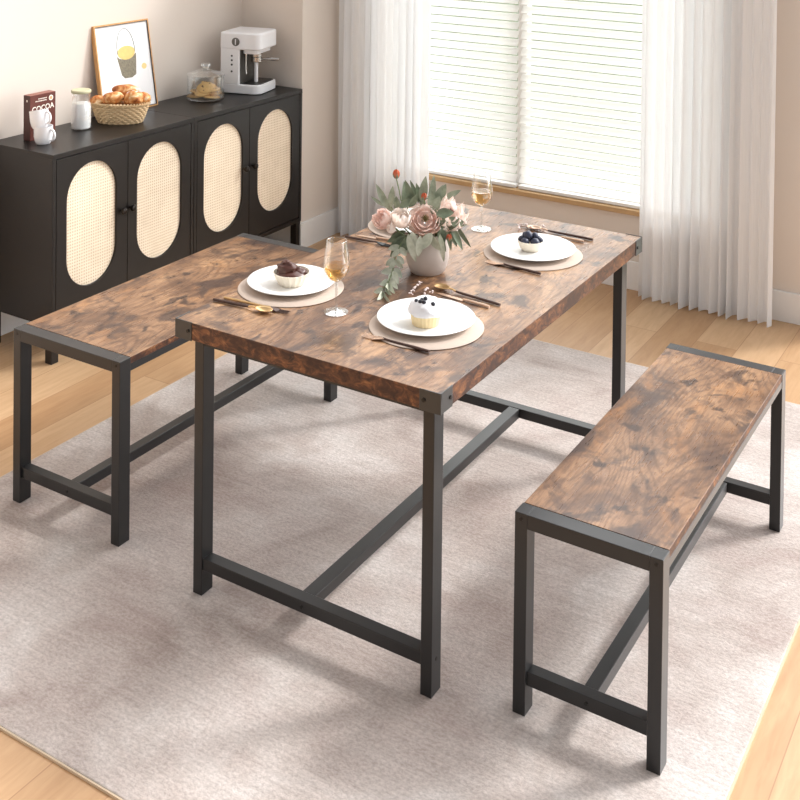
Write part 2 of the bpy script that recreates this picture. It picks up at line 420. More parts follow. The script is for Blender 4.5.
# window
win = bpy.data.objects.new('window_1', None); COL.objects.link(win); win.location = ((WX0 + WX1) / 2, YB, WZ0)
struct(win, 'white framed window behind the blinds', 'window')
hw = (WX1 - WX0) / 2; hh = WZ1 - WZ0; mxx = -.367 - win.location.x
fr = MB().box(-hw, -hw + .04, .06, .1, 0, hh).box(hw - .04, hw, .06, .1, 0, hh).box(-hw, hw, .06, .1, 0, .04).box(-hw, hw, .06, .1, hh - .04, hh)
fr.build('window_frame', M['trim'], win, smooth=False, bevel=.002)
MB().box(mxx - .025, mxx + .025, .055, .1, .04, hh - .04).build('mullion', M['trim'], win, smooth=False)
MB().box(-hw + .04, mxx - .025, .077, .081, .04, hh - .04).build('pane', M['pane'], win, smooth=False)
MB().box(mxx + .025, hw - .04, .077, .081, .04, hh - .04).build('pane', M['pane'], win, smooth=False)
struct(MB().box(WX0 - .03, WX1 + .03, YB - .022, YB + .06, WZ0 - .02, WZ0 + .004).build('trim_1', M['sill'], smooth=False, bevel=.002), 'light oak window sill below the blinds', 'sill')

def blind(x0, x1, label):
    t = thing('venetian_blind', label, 'blind', ((x0 + x1) / 2, YB + .012, WZ0 + .006), 0, 'venetian blinds in the window')
    h = (x1 - x0) / 2; zt = WZ1 - WZ0 - .008
    MB().box(-h, h, -.012, .038, zt - .045, zt).build('headrail', M['trim'], t, smooth=False, bevel=.002)
    pitch_ = .0425; sl = MB(); z = .045; tl = math.radians(50)
    while z < zt - .06:
        # room edge low, outer edge high; slightly crowned
        P = []
        for k in range(5):
            s = (k / 4 - .5) * .0412; b = .0025 * (1 - (k / 2 - 1) ** 2)
            y = .012 + s * math.cos(tl) - b * math.sin(tl); zz = z + s * math.sin(tl) + b * math.cos(tl)
            P.append((y, zz))
        nx, ny = -math.sin(tl) * .0012, math.cos(tl) * .0012
        ring = [(y - nx, q - ny) for y, q in P] + [(y + nx, q + ny) for y, q in P[::-1]]
        sl.rings([[Vector((-h + .004, y, q)) for y, q in ring], [Vector((h - .004, y, q)) for y, q in ring]])
        z += pitch_
    sl.build('slats', M['slat'], t, smooth=False)
    MB().box(-h + .003, h - .003, -.006, .03, .0, .016).build('bottom_rail', M['trim'], t, smooth=False, bevel=.002)
    return t
blind(WX0 + .02, -.372, 'white venetian blind left of the window mullion, partly behind the left curtain')
blind(-.361, WX1 - .02, 'white venetian blind right of the window mullion, partly behind the right curtain')

def curtain(x0, x1, label, folds, seed, y=2.775):
    t = thing('sheer_curtain', label, 'curtain', ((x0 + x1) / 2, y, 0), 0, 'sheer curtains beside the window')
    h = (x1 - x0) / 2; rnd = random.Random(seed); ph = [rnd.uniform(0, 6.28) for _ in range(4)]; n = folds * 14
    off = [rnd.uniform(.7, 1.3) for _ in range(folds + 2)]
    def fn(u, v):
        z = FZ + .006 + (2.3) * v
        a = u * folds * 2 * PI; k = off[int(u * folds)]
        amp = (.020 + .012 * math.sin(a * .21 + ph[0])) * k * (.75 + .35 * (1 - v))
        yy = amp * math.sin(a + .9 * math.sin(a * .33 + ph[1]) + .25 * math.sin(v * 4 + ph[2]))
        xx = -h + 2 * h * u + .007 * math.cos(a * 1.0 + ph[3]) * (1 - .4 * v)
        if v < .01: z += .004 * math.sin(a)
        return Vector((xx, yy, z))
    MB().grid(fn, n, 24).build('drape', M['sheer'], t, sharp=180)
    def hem(u, v): 
        p = fn(u, .004 + v * .022); q = fn(u, .0); p.y -= .0018; return p
    MB().grid(hem, n, 2).build('hem', M['sheer'], t, sharp=180)
    MB().tube([(-h, 0, 2.3 - .012), (h, 0, 2.3 - .012)], .008, 8).build('heading_rail', M['trim'], t)
    return t
curtain(-1.365, -.80, 'sheer white curtain left of the blinds, behind the vase', 13, 3, 2.77)
curtain(.31, .915, 'sheer white curtain right of the blinds, beside the beige wall', 14, 8, 2.775)

lw = MB().box(-9, 14, YB + .5, 24, -.35, -.3).build('ground', M['lawn'], smooth=False)
struct(lw, 'green lawn outside the window', 'lawn')
# ------------------------------------------------------------------ rug
rug = thing('area_rug', 'large pale taupe rug under the dining table and benches', 'rug', (.29, .76, 0))
MB().box(-1.165, 1.165, -1.32, 1.31, -.0075, 0).build('pile', M['rug'], rug, smooth=False, bevel=.003)
eb = MB()
eb.box(-1.169, 1.169, -1.324, -1.32, -.0079, -.002).box(-1.169, 1.169, 1.31, 1.314, -.0079, -.002).box(-1.169, -1.165, -1.32, 1.31, -.0079, -.002).box(1.165, 1.169, -1.32, 1.31, -.0079, -.002)
eb.build('binding', M['rugedge'], rug, smooth=False)

# ------------------------------------------------------------------ dining table
W, L, H, TT = .8189, 1.3601, .75, .0465
D_, SX, SY = .0375, .0306, .0457
T = thing('dining_table', 'rustic brown dining table with dark steel legs, laid for a meal', 'table')
tb = MB().box(0.002, W - .002, 0.002, L - .002, H - TT, H)
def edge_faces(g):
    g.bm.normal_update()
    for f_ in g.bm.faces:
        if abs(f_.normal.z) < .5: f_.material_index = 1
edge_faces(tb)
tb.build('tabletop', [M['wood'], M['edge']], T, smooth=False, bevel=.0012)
for sx, sy in ((0, 0), (1, 0), (0, 1), (1, 1)):
    x0, y0 = (0, W)[sx], (0, L)[sy]; dx, dy = (1, -1)[sx], (1, -1)[sy]; a = .058
    b = MB()
    X = sorted((x0, x0 + dx * a)); Y = sorted((y0, y0 + dy * .003)); b.box(X[0], X[1], Y[0], Y[1], H - TT - .002, H + .0015)
    X = sorted((x0, x0 + dx * .003)); Y = sorted((y0 + dy * .003, y0 + dy * a)); b.box(X[0], X[1], Y[0], Y[1], H - TT - .002, H + .0015)
    br = b.build('corner_bracket', M['metal2'], T, smooth=False, bevel=.0008)
    zc = H - TT / 2
    MB().tube([(x0 + dx * .046, y0 + dy * .002, zc), (x0 + dx * .046, y0 - dy * .0025, zc)], .005, 10).build('bolt', M['bolt'], br)
    MB().tube([(x0 + dx * .002, y0 + dy * .046, zc), (x0 - dx * .0025, y0 + dy * .046, zc)], .005, 10).build('bolt', M['bolt'], br)
    X = sorted((x0 + dx * D_, x0 + dx * (D_ + SX))); Y = sorted((y0 + dy * D_, y0 + dy * (D_ + SY)))
    MB().box(X[0], X[1], Y[0], Y[1], 0, H - TT).build('leg', M['metal'], T, smooth=False, bevel=.0015)
RZ0, RZ1 = .068, .1
xa, xb = D_ + SX, W - D_ - SX
for y0 in (D_ + .004, L - D_ - .004 - .036):
    r = MB().box(xa, xb, y0, y0 + .036, RZ0, RZ1).build('end_rail', M['metal'], T, smooth=False, bevel=.0015)
    MB().tube([((xa + xb) / 2 - .012, y0 - .001, .084), ((xa + xb) / 2 - .012, y0 + .001, .084)], .005, 10).build('bolt', M['bolt'], r)
MB().box(.375, .415, D_ + .04, L - D_ - .04, RZ0, RZ1 - .001).build('stretcher', M['metal'], T, smooth=False, bevel=.0015)
ap = MB()
for y0 in (D_ + .003, L - D_ - .033): ap.box(xa, xb, y0, y0 + .03, H - TT - .026, H - TT)
for x0 in (D_ + .002, W - D_ - .03): ap.box(x0, x0 + .028, D_ + SY, L - D_ - SY, H - TT - .026, H - TT)
ap.build('under_frame', M['metal'], T, smooth=False)
for sx in (0, 1):
    x = (D_ - .0008, W - D_ + .0008)[sx]; MB().tube([(x, D_ + .023, .084), (x + (.0016, -.0016)[sx], D_ + .023, .084)], .005, 10).build('bolt', M['bolt'], T)

# ------------------------------------------------------------------ benches
def bench(x, y, w, l, h, sx, sy, rz, mat, label, st_x):
    t = thing('dining_bench', label, 'bench', (x, y, 0), 0, 'rustic benches beside the dining table')
    fh = .034                                  # height of the top frame
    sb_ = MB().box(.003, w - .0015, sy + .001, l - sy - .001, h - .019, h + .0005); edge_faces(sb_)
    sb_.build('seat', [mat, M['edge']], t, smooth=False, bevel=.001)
    for ix in (0, 1):
        for iy in (0, 1):
            X = (0, w - sx)[ix]; Y = (0, l - sy)[iy]
            lg = MB().box(X, X + sx, Y, Y + sy, 0, h - (fh if False else 0)).build('leg', M['metal'], t, smooth=False, bevel=.0012)
            if iy == 0:
                MB().tube([(X + sx / 2, -.001, h - .014), (X + sx / 2, .001, h - .014)], .0045, 10).build('bolt', M['bolt'], lg)
    for Y in (0, l - sy):
        MB().box(sx, w - sx, Y, Y + sy, h - fh, h).build('top_rail', M['metal'], t, smooth=False, bevel=.001)
        MB().box(sx, w - sx, Y + .008, Y + sy - .004, rz, rz + .033).build('end_rail', M['metal'], t, smooth=False, bevel=.0012)
    for X in (.001, w - .021):
        b = MB().box(X, X + .02, sy, l - sy, h - fh - .006, h - .0195)
        s = MB()
        b.build('side_rail', M['metal'], t, smooth=False, bevel=.001)
    MB().box(st_x, st_x + .034, sy - .004, l - sy + .004, rz, rz + .032).build('stretcher', M['metal'], t, smooth=False, bevel=.0012)
    MB().tube([(st_x + .017, .0065, rz + .016), (st_x + .017, .009, rz + .016)], .0045, 10).build('bolt', M['bolt'], t)
    return t
bench(.9614, .1047, .3555, 1.1261, .4731, .0316, .0437, .069, M['wood_bench'], 'brown and black bench standing free to the right of the table', .162)
bench(-.7323, .0777, .4513, 1.1079, .5353, .0316, .0437, .076, M['wood_bench2'], 'brown and black bench between the table and the black sideboards', .212)

# ------------------------------------------------------------------ sideboards
def sideboard(y0, y1, ovals, knobs, split, label):
    X = -1.389; dep = .385; h = .823; zb = .14
    t = thing('sideboard', label, 'sideboard', (X, (y0 + y1) / 2, FZ), 0, 'black rattan door sideboards')
    yo = (y0 + y1) / 2; a, b = y0 - yo, y1 - yo; z = lambda q: q - FZ
    c = MB()
    c.box(-dep, 0, a, b, z(h - .02), z(h))
    c.box(-dep, 0, a, a + .018, z(zb), z(h - .02)).box(-dep, 0, b - .018, b, z(zb), z(h - .02))
    c.box(-dep, 0, a + .018, b - .018, z(zb), z(zb + .02)).box(-dep, -dep + .008, a + .018, b - .018, z(zb + .02), z(h - .02))
    c.build('carcass', M['espresso'], t, smooth=False, bevel=.0012)
    for X0 in (-.04, -dep + .005):
        for Y0 in (a + .002, b - .038):
            MB().box(X0, X0 + .036, Y0, Y0 + .036, 0, z(zb)).build('leg', M['espresso'], t, smooth=False, bevel=.001)
    dz0, dz1 = zb + .024, h - .024
    for i in (0, 1):
        d0 = (y0 + .021, split + .0015)[i]; d1 = (split - .0015, y1 - .021)[i]
        cy, hwid = ovals[i]; cz, hh_ = .503, .252
        dm = bpy.data.objects.new
        cyl, czl = cy - yo, z(cz)
        angs = [2 * PI * k / 72 for k in range(72)]
        for Yc in (d0 - cy, d1 - cy):
            for Zc in (dz0 - cz, dz1 - cz): angs.append(math.atan2(Zc, Yc) % (2 * PI))
        angs = sorted(set(round(q, 6) for q in angs))
        def stad(an, r=hwid, hh=hh_):
            cx_, sn = math.cos(an), math.sin(an); k = hh - r
            if abs(cx_) > 1e-6 and abs(sn / abs(cx_) * r) <= k: q = r / abs(cx_)
            else:
                zc = k if sn > 0 else -k      # circle at (0,zc)
                bq = zc * sn; q = bq + math.sqrt(max(0, bq * bq - (zc * zc - r * r)))
            return q * cx_, q * sn
        def rect(an):
            cx_, sn = math.cos(an), math.sin(an)
            q = 1e9
            if cx_ > 1e-9: q = min(q, (d1 - cy) / cx_)
            if cx_ < -1e-9: q = min(q, (d0 - cy) / cx_)
            if sn > 1e-9: q = min(q, (dz1 - cz) / sn)
            if sn < -1e-9: q = min(q, (dz0 - cz) / sn)
            return q * cx_, q * sn
        I = [stad(q) for q in angs]; O = [rect(q) for q in angs]
        def ring(P, x): return [Vector((x, cyl + u, czl + v)) for u, v in P]
        f, bk = -.001, -.019
        dr = MB().rings([ring(O, bk), ring(O, f), ring(I, f), ring(I, bk), ring(O, bk)], True, False, False).build('door', M['espresso'], t, smooth=False, bevel=.0008)
        I2 = [stad(q, hwid + .004, hh_ + .004) for q in angs]
        MB().rings([ring(I2, bk - .004), ring(I2, -.0115)], True).build('rattan_panel', M['rattan'], dr, smooth=False)
        ky = knobs[i] - yo; kz = z(.514)
        k = [(.006, 0), (.006, .010), (.013, .014), (.0155, .021), (.013, .028), (.006, .0305), (.0, .031)]
        kb = MB().lathe([(r, q) for r, q in k], 20)
        R = Matrix.Translation((f, ky, kz)) @ Matrix.Rotation(PI / 2, 4, 'Y')
        bmesh.ops.transform(kb.bm, matrix=R, verts=kb.bm.verts)
        kb.build('knob', M['knob'], dr)
    return t
sideboard(.8137, 1.6345, [(1.024, .136), (1.417, .139)], (1.182, 1.236), 1.2225, 'black sideboard with two rattan doors under the bread basket and milk')
sideboard(1.6375, 2.4585, [(1.845, .14), (2.238, .139)], (1.99, 2.056), 2.0335, 'black sideboard with two rattan doors under the espresso machine and cookie jar')
CH = .823
CZ = CH + .0005

# ------------------------------------------------------------------ on the sideboards
def text_mesh(body, size, mat, parent, Mx, depth=.0006, name='lettering'):
    cu = bpy.data.curves.new(name, 'FONT'); cu.body = body; cu.size = size; cu.extrude = depth / 2; cu.align_x = 'CENTER'; cu.align_y = 'CENTER'; cu.offset = size * .018
    o = bpy.data.objects.new(name, cu); COL.objects.link(o)
    dg = bpy.context.evaluated_depsgraph_get(); me = bpy.data.meshes.new_from_object(o.evaluated_get(dg))
    bpy.data.objects.remove(o); me.name = name
    me.transform(Mx); me.materials.clear(); me.materials.append(mat)
    q = bpy.data.objects.new(name, me); COL.objects.link(q); q.parent = parent; return q
# cocoa carton
bw_, bd_, bh_ = .134, .04, .187
cb = thing('cocoa_box', 'brown cocoa carton with white lettering standing behind the mugs', 'box', (-1.64, .983, CZ))
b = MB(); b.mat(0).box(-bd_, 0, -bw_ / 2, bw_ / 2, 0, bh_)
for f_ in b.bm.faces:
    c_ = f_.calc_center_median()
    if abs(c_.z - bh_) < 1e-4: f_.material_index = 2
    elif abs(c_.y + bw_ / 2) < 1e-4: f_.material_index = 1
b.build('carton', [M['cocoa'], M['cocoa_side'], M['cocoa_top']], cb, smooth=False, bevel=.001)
RX = Matrix(((0, 0, 1, 0), (1, 0, 0, 0), (0, 1, 0, 0), (0, 0, 0, 1)))      # text plane faces +x
def fx(y, z, x=.0004): return Matrix.Translation((x, y, z)) @ RX
text_mesh('COCOA', .031, M['label_white'], cb, fx(0, .128) @ Matrix.Rotation(math.radians(3), 4, 'Z'))
g = MB()
for yy, zz, ww in ((-.002, .168, .045), (-.012, .159, .055)):
    x = yy - ww / 2
    while x < yy + ww / 2:
        q = random.uniform(.003, .006); g.box(0, .0006, x, x + q, zz - .002, zz + .002); x += q + .0018
g.build('small_print', M['label_white'], cb, smooth=False)
bd = MB().lathe([(.0115, 0), (.0115, .0008)], 24); bmesh.ops.transform(bd.bm, matrix=fx(.042, .164, 0), verts=bd.bm.verts)
bo = bd.build('round_badge', M['label_white'], cb)
bd = MB().lathe([(.007, 0), (.007, .0012)], 20); bmesh.ops.transform(bd.bm, matrix=fx(.042, .164, 0), verts=bd.bm.verts)
bd.build('badge_centre', M['label_tan'], bo)
g = MB()
for k in range(9):
    g.blob((.0002, .008 + .045 * random.random(), .018 + .075 * random.random()), .009, 10, 6, (.08, 1, 1))
g.build('biscuit_print', M['label_tan'], cb)
g = MB(); g.box(-.022, -.016, -bw_ / 2 - .0006, -bw_ / 2, .16, .168); g.build('side_badge', M['label_white'], cb, smooth=False)

# mugs
def mug(label, loc, tilt=None):
    t = thing('mug', label, 'mug', loc, 0, 'white mugs stacked by the cocoa carton')
    pr = [(.0, .003), (.024, .003), (.027, 0), (.029, .002), (.034, .012), (.0375, .03), (.038, .055), (.0385, .072), (.0365, .072), (.0355, .055), (.034, .03), (.030, .012), (.0, .008)]
    MB().lathe(pr, 32).build('cup', M['porcelain'], t)
    hp = []
    for k in range(11):
        a = math.radians(-80 + 160 * k / 10); hp.append((.036 + .022 * math.cos(a), 0, .038 + .024 * math.sin(a)))
    h = MB().tube(hp, .0052, 10)
    bmesh.ops.transform(h.bm, matrix=Matrix.Rotation(math.radians(8), 4, 'Z'), verts=h.bm.verts)
    h.build('handle', M['porcelain'], t)
    if tilt: t.rotation_euler = tilt
    return t
mug('white mug standing on the sideboard with another mug on top', (-1.572, .926, CZ))
mug('white mug tipped to the left on top of another mug', (-1.572 - .010, .926 - .008, CZ + .062), (math.radians(-6), math.radians(-14), 0))

# milk bottle
mb_ = thing('milk_bottle', 'glass bottle of milk with a pale lid beside the bread basket', 'bottle', (-1.641, 1.193, CZ))
MB().lathe([(.0, .001), (.036, .001), (.042, .006), (.043, .02), (.043, .095), (.0405, .108), (.038, .115), (.038, .155), (.0395, .158)], 36, caps=False).build('glass', M['glass'], mb_)
MB().lathe([(.0, .003), (.035, .003), (.0405, .008), (.0415, .02), (.0415, .094), (.039, .107), (.037, .113), (.0, .113)], 36).build('milk', M['milk'], mb_)
MB().lathe([(.0, .157), (.041, .157), (.0425, .160), (.0425, .167), (.040, .170), (.0, .171)], 36).build('lid', M['lid'], mb_)

# basket
BK = Vector((-1.598, 1.383, CZ)); bang = math.radians(31.5)
bk = thing('bread_basket', 'oval woven wicker basket full of buns', 'basket', BK, bang)
rows = 9; g = MB(); nst = 44
def br_(k): s = k / (rows - 1); return .094 + .028 * (s ** .8)
for k in range(rows):
    z = .006 + .074 * k / (rows - 1); n = nst * 4; pts = []; rr = []
    for i in range(n):
        a = 2 * PI * i / n; q = br_(k) + .0036 * math.sin(a * nst / 2 + PI * k)
        pts.append(Vector((q * math.cos(a), q * .68 * math.sin(a), z)))
    ringset = []
    for i in range(n + 1):
        p = pts[i % n]; t_ = (pts[(i + 1) % n] - pts[(i - 1) % n]).normalized(); o_ = t_.cross(Vector((0, 0, 1)))
        ringset.append([p + (o_ * math.cos(c) * .0042 + Vector((0, 0, 1)) * math.sin(c) * .0056) for c in (0, 1.05, 2.1, 3.14, 4.19, 5.24)])
    g.rings(ringset, True, False, False)
g.build('weave', M['wicker'], bk)
g = MB()
for ph in (0, PI):
    rs = []; n = 180
    for i in range(n + 1):
        a = 2 * PI * i / n; q = .124 + .005 * math.cos(a * 26 + ph); z = .087 + .005 * math.sin(a * 26 + ph)
        c = Vector((q * math.cos(a), q * .69 * math.sin(a), z)); o_ = Vector((math.cos(a), math.sin(a), 0))
        rs.append([c + o_ * .0048 * math.cos(c2) + Vector((0, 0, .0048 * math.sin(c2))) for c2 in (0, 1.05, 2.1, 3.14, 4.19, 5.24)])
    g.rings(rs, True, False, False)
g.build('braided_rim', M['wicker'], bk)
MB().lathe([(.0, .001), (.094, .001), (.094, .007), (.0, .007)], 40, sy=.68).build('base', M['wicker'], bk)
def bun(px, py, off, r, sq, rz, lab, seed, score=False, tilt=0):
    p = on(px, py, (BK.x, BK.y, 0), off)
    o = thing('bread_bun', lab, 'bun', p, rz, 'buns in the bread basket'); o.rotation_euler = (tilt, tilt * .5, rz)
    MB().blob((0, 0, 0), r, 28, 18, sq, .16, 1.6, seed).build('crust', M['bread'], o)
    if score:
        g = MB(); 
        for k in (-1, 0, 1):
            pts = []
            for i in range(9):
                u = (i / 8 - .5) * 1.3; pts.append((k * r * .42 + u * r * .12, u * r * sq[1] * .8, r * sq[2] * (1 - .35 * (u * 1.2) ** 2 - .14 * k * k)))
            g.tube(pts, r * .07, 6)
        g.build('sugar_score', M['cream'], o)
    return o
bun(98.5, 101, .02, .034, (1.1, .95, .7), .4, 'small brown bun at the left end of the bread basket', 1)
bun(113, 98.5, .045, .040, (1.15, .9, .72), .7, 'pale crusted bun at the front of the bread basket', 2, True, -.3)
bun(126, 90.5, -.03, .045, (1.35, .8, .6), .5, 'long brown roll lying highest at the back of the bread basket', 3, False)
bun(133.5, 98.5, .035, .042, (1.1, .9, .8), .3, 'golden bun right of the middle of the bread basket', 4, True, -.2)
bun(143.5, 98, .0, .032, (1.0, .9, .8), .9, 'small pale bun at the right end of the bread basket', 5)
bun(118, 104, -.01, .045, (1.3, 1.0, .6), .5, 'flat bun at the bottom of the bread basket', 6)

# picture frame
FWD, FHT = .348, .414
lean = math.atan2(.072, .41)
pf = thing('picture_frame', 'oak framed print of a coffee cup leaning on the wall', 'picture', (-1.716, 1.574, CZ)); pf.rotation_euler = (0, -lean, 0)
d = .022; e = .007
g = MB().box(-d, 0, -FWD / 2, -FWD / 2 + e, 0, FHT).box(-d, 0, FWD / 2 - e, FWD / 2, 0, FHT).box(-d, 0, -FWD / 2 + e, FWD / 2 - e, 0, e).box(-d, 0, -FWD / 2 + e, FWD / 2 - e, FHT - e, FHT)
g.build('frame', M['frame'], pf, smooth=False)
g = MB(); i0 = FWD / 2 - e
g.box(-.004, .0006, i0 - .003, i0, e, FHT - e).box(-.004, .0006, -i0, i0, FHT - e - .003, FHT - e).box(-.004, .0006, -i0, i0, e, e + .003)
g.build('frame_lip', M['frame_dark'], pf, smooth=False)
MB().box(-.012, -.005, -i0, i0, e, FHT - e).build('print', M['paper'], pf, smooth=False)
ill = bpy.data.objects.new('x', None); bpy.data.objects.remove(ill)
def flat(pts, x, th=.0005): # polygon in (y,z) plane
    return [Vector((x, y, z)) for y, z in pts], [Vector((x + th, y, z)) for y, z in pts]
g = MB(); cyy, czz = .012, .175
a_, b_ = flat([(cyy - .062, czz + .085), (cyy - .045, czz + .072), (cyy - .01, czz + .065), (cyy + .03, czz + .07), (cyy + .062, czz + .09), (cyy + .058, czz + .055), (cyy + .048, czz - .01), (cyy + .02, czz - .022), (cyy - .025, czz - .02), (cyy - .042, czz - .005)], -.005); g.rings([a_, b_])
g.build('cup_drawing', M['ink'], pf, smooth=False)
g = MB(); pts = [(cyy + .056 * math.cos(2 * PI * k / 28), czz + .098 + (.030 if math.sin(2 * PI * k / 28) > 0 else .034) * math.sin(2 * PI * k / 28)) for k in range(28)]
a_, b_ = flat(pts, -.0049, .0007); g.rings([a_, b_]); g.build('coffee_drawing', M['ochre'], pf, smooth=False)
g = MB(); pts = []
for k in range(23):
    a = math.radians(-8 + 196 * k / 22); pts.append((-.0045, cyy + .056 * math.cos(a), czz + .105 + .105 * max(-.1, math.sin(a))))
g.tube(pts, .0017, 6); 
g.build('handle_drawing', M['ink2'], pf)
g = MB(); pts = [(cyy + .105 + .016 * math.cos(2 * PI * k / 20), czz + .02 + .014 * math.sin(2 * PI * k / 20)) for k in range(20)]
a_, b_ = flat(pts, -.005); g.rings([a_, b_]); g.build('lemon_drawing', M['yellow'], pf, smooth=False)

# cookie jar
JR = Vector((-1.622, 1.978, CZ))
jar = thing('cookie_jar', 'round lidded glass jar of cookies left of the espresso machine', 'jar', JR)
MB().lathe([(.0, .002), (.082, .002), (.089, .006), (.0915, .015), (.0915, .114), (.093, .118), (.0895, .118), (.0885, .112), (.0885, .016), (.083, .010), (.0, .010)], 48).build('body', M['glass'], jar)
ld = MB().lathe([(.0, .121), (.088, .121), (.094, .119), (.095, .123), (.086, .128), (.060, .137), (.036, .145), (.022, .151), (.0, .152)], 48).build('lid', M['glassrim'], jar)
MB().lathe([(.012, .150), (.013, .154), (.023, .160), (.026, .168), (.023, .175), (.014, .178), (.0, .178)], 32).build('knob', M['glassrim'], ld)
def cookie(lab, p, rot, r, seed):
    o = thing('cookie', lab, 'cookie', p, 0, 'cookies in the glass jar'); o.rotation_euler = rot
    g = MB().lathe([(.0, -.005), (r * .85, -.005), (r, -.002), (r, .001), (r * .85, .005), (r * .4, .0065), (.0, .007)], 24, fl=lambda a, z, j: 1 + .04 * math.sin(a * 3 + seed) + .03 * math.sin(a * 7 + seed * 2))
    rn = random.Random(seed); g.mat(1)
    for k in range(6):
        a = rn.uniform(0, 6.28); q = rn.uniform(.2, .75) * r; g.blob((q * math.cos(a), q * math.sin(a), .0055), .0032, 8, 6)
    g.build('biscuit', [M['cookie'], M['chip']], o)
    return o
cs = [((-.030, -.030, .018), (.05, 0, 0), .036, 'lowest cookie at the left of the jar'), ((.040, -.010, .018), (0, .08, 1), .036, 'lowest cookie at the right of the jar'), ((-.006, .042, .018), (.0, .06, 0), .036, 'lowest cookie at the back of the jar'),
      ((-.032, -.014, .0325), (-.12, .1, 0), .035, 'second layer cookie at the left of the jar'), ((.030, .018, .032), (.1, .12, 0), .035, 'second layer cookie at the right of the jar'),
      ((.008, -.030, .037), (.35, .12, 0), .034, 'tilted cookie nearest the front glass of the jar'), ((-.022, .016, .047), (-.05, -.15, 0), .034, 'third layer cookie at the left of the jar'), 
      ((.040, .004, .047), (.15, -.1, 0), .033, 'third layer cookie at the right of the jar'), ((.012, -.014, .056), (.45, .25, 0), .036, 'pale cookie leaning across the top of the pile'), ((-.008, .030, .062), (-.25, .2, 0), .034, 'topmost cookie at the back of the pile')]
for i, (p, r, q, lab) in enumerate(cs): cookie(lab, JR + Vector((p[0] * 1.12, p[1] * 1.12, p[2] * 1.08)), r, q * 1.16, i + 2)

# espresso machine
em = thing('espresso_machine', 'white espresso machine at the right end of the sideboards', 'coffee machine', (-1.592, 2.27, CZ), math.radians(13))
MB().prism(rrect(-.105, .112, -.108, .108, [.03, .008, .008, .045], 8), .002, .048).build('base', M['appliance'], em, bevel=.004)
MB().prism(rrect(.006, .102, -.092, .096, [.022, .004, .004, .034], 8), .044, .0505).build('drip_tray', M['black'], em, bevel=.001)
MB().prism(rrect(-.105, .0, -.108, .108, .008, 5), .046, .25).build('body', M['appliance'], em, bevel=.004)
MB().box(.0, .004, -.098, .1, .05, .222).build('back_plate', M['grey'], em, smooth=False)
hd = MB().prism(rrect(-.107, .113, -.110, .110, [.03, .012, .012, .03], 8), .222, .308).build('head', M['appliance'], em, bevel=.008)
MB().prism(rrect(.005, .088, -.085, .085, .02, 6), .200, .223).build('shower_housing', M['appliance'], hd, bevel=.002)
gr = MB().lathe([(.026, .176), (.030, .180), (.030, .2)], 24, (.048, -.01, 0)).build('group_head', M['chrome'], em)
pfh = MB().lathe([(.022, .150), (.028, .154), (.028, .176)], 24, (.048, -.01, 0))
pfh.tube([(.07, -.008, .166), (.1, .0, .166), (.128, .012, .166), (.156, .024, .165)], [.005, .006, .009, .008], 12)
pfh.build('portafilter', M['chrome'], em)
MB().tube([(.048, -.01, .152), (.048, -.01, .05)], [.010, .010], 14).build('spout', M['appliance'], em)
MB().tube([(.022, -.075, .2), (.022, -.076, .12), (.026, -.078, .098)], .004, 8).build('steam_wand', M['chrome'], em)
bg = MB().lathe([(.021, 0), (.021, .003), (.018, .004), (.0, .004)], 28)
bmesh.ops.transform(bg.bm, matrix=Matrix.Translation((-.018, -.110, .262)) @ Matrix.Rotation(PI / 2, 4, 'X'), verts=bg.bm.verts)
bgo = bg.build('badge', M['grey'], em)
MB().box(-.0205, -.0155, -.1146, -.1135, .248, .276).build('badge_mark', M['appliance'], bgo, smooth=False)
for z_ in (.190, .168, .146, .112):
    b1 = MB().lathe([(.005, 0), (.005, .002), (.0, .0025)], 14)
    bmesh.ops.transform(b1.bm, matrix=Matrix.Translation((-.040, -.108, z_)) @ Matrix.Rotation(PI / 2, 4, 'X'), verts=b1.bm.verts)
    b1.build('button', M['black'], em)

# ------------------------------------------------------------------ table setting
def place_mat(c, rx, ry, ang, label):
    o = thing('place_mat', label, 'place mat', (c.x, c.y, H + .0006), ang, 'round taupe place mats')
    MB().lathe([(.0, 0), (.97, 0), (1.0, .0012), (.985, .003), (.0, .003)], 64, sx=rx, sy=ry).build('mat', M['mat'], o)
    return o
def plate(c, rx, ry, ang, label):
    o = thing('dinner_plate', label, 'plate', (c.x, c.y, H + .0042), ang, 'white dinner plates')
    pr = [(.0, .0025), (.58, .0025), (.60, .0), (.64, .0), (.66, .004), (.85, .009), (.985, .014), (1.0, .0155), (.985, .017), (.95, .0165), (.8, .0125), (.70, .0085), (.62, .0065), (.0, .006)]
    MB().lathe(pr, 72, sx=rx, sy=ry).build('dish', M['china'], o)
    return o
AV = math.radians(31.5)
PZ = H + .0042 + .0062
pa = at(291, 279.7, 'z', H + .0185); ma = at(291, 286.6, 'z', H + .003)
pf_ = at(426, 316.3, 'z', H + .0185); mf = at(426.5, 325.3, 'z', H + .003)
pr_ = at(533, 246.8, 'z', H + .0185); mr = at(533, 253, 'z', H + .003)
pl_ = at(414, 220.5, 'z', H + .0185); ml = at(412, 225.5, 'z', H + .003)
place_mat(ma, .153, .153, AV, 'round taupe place mat under the chocolate dessert plate')
place_mat(mf, .153, .153, AV, 'round taupe place mat under the cupcake plate')
place_mat(mr, .156, .156, AV, 'round taupe place mat under the plate of blue grapes')
place_mat(ml, .150, .150, AV, 'round taupe place mat half hidden behind the vase of flowers')
plate(pa, .127, .127, AV, 'white plate holding the chocolate dessert')
plate(pf_, .132, .132, AV, 'white plate holding the frosted cupcake')
plate(pr_, .135, .135, AV, 'white plate holding the bowl of blue grapes')
plate(pl_, .132, .132, AV, 'white plate half hidden behind the pink flowers')

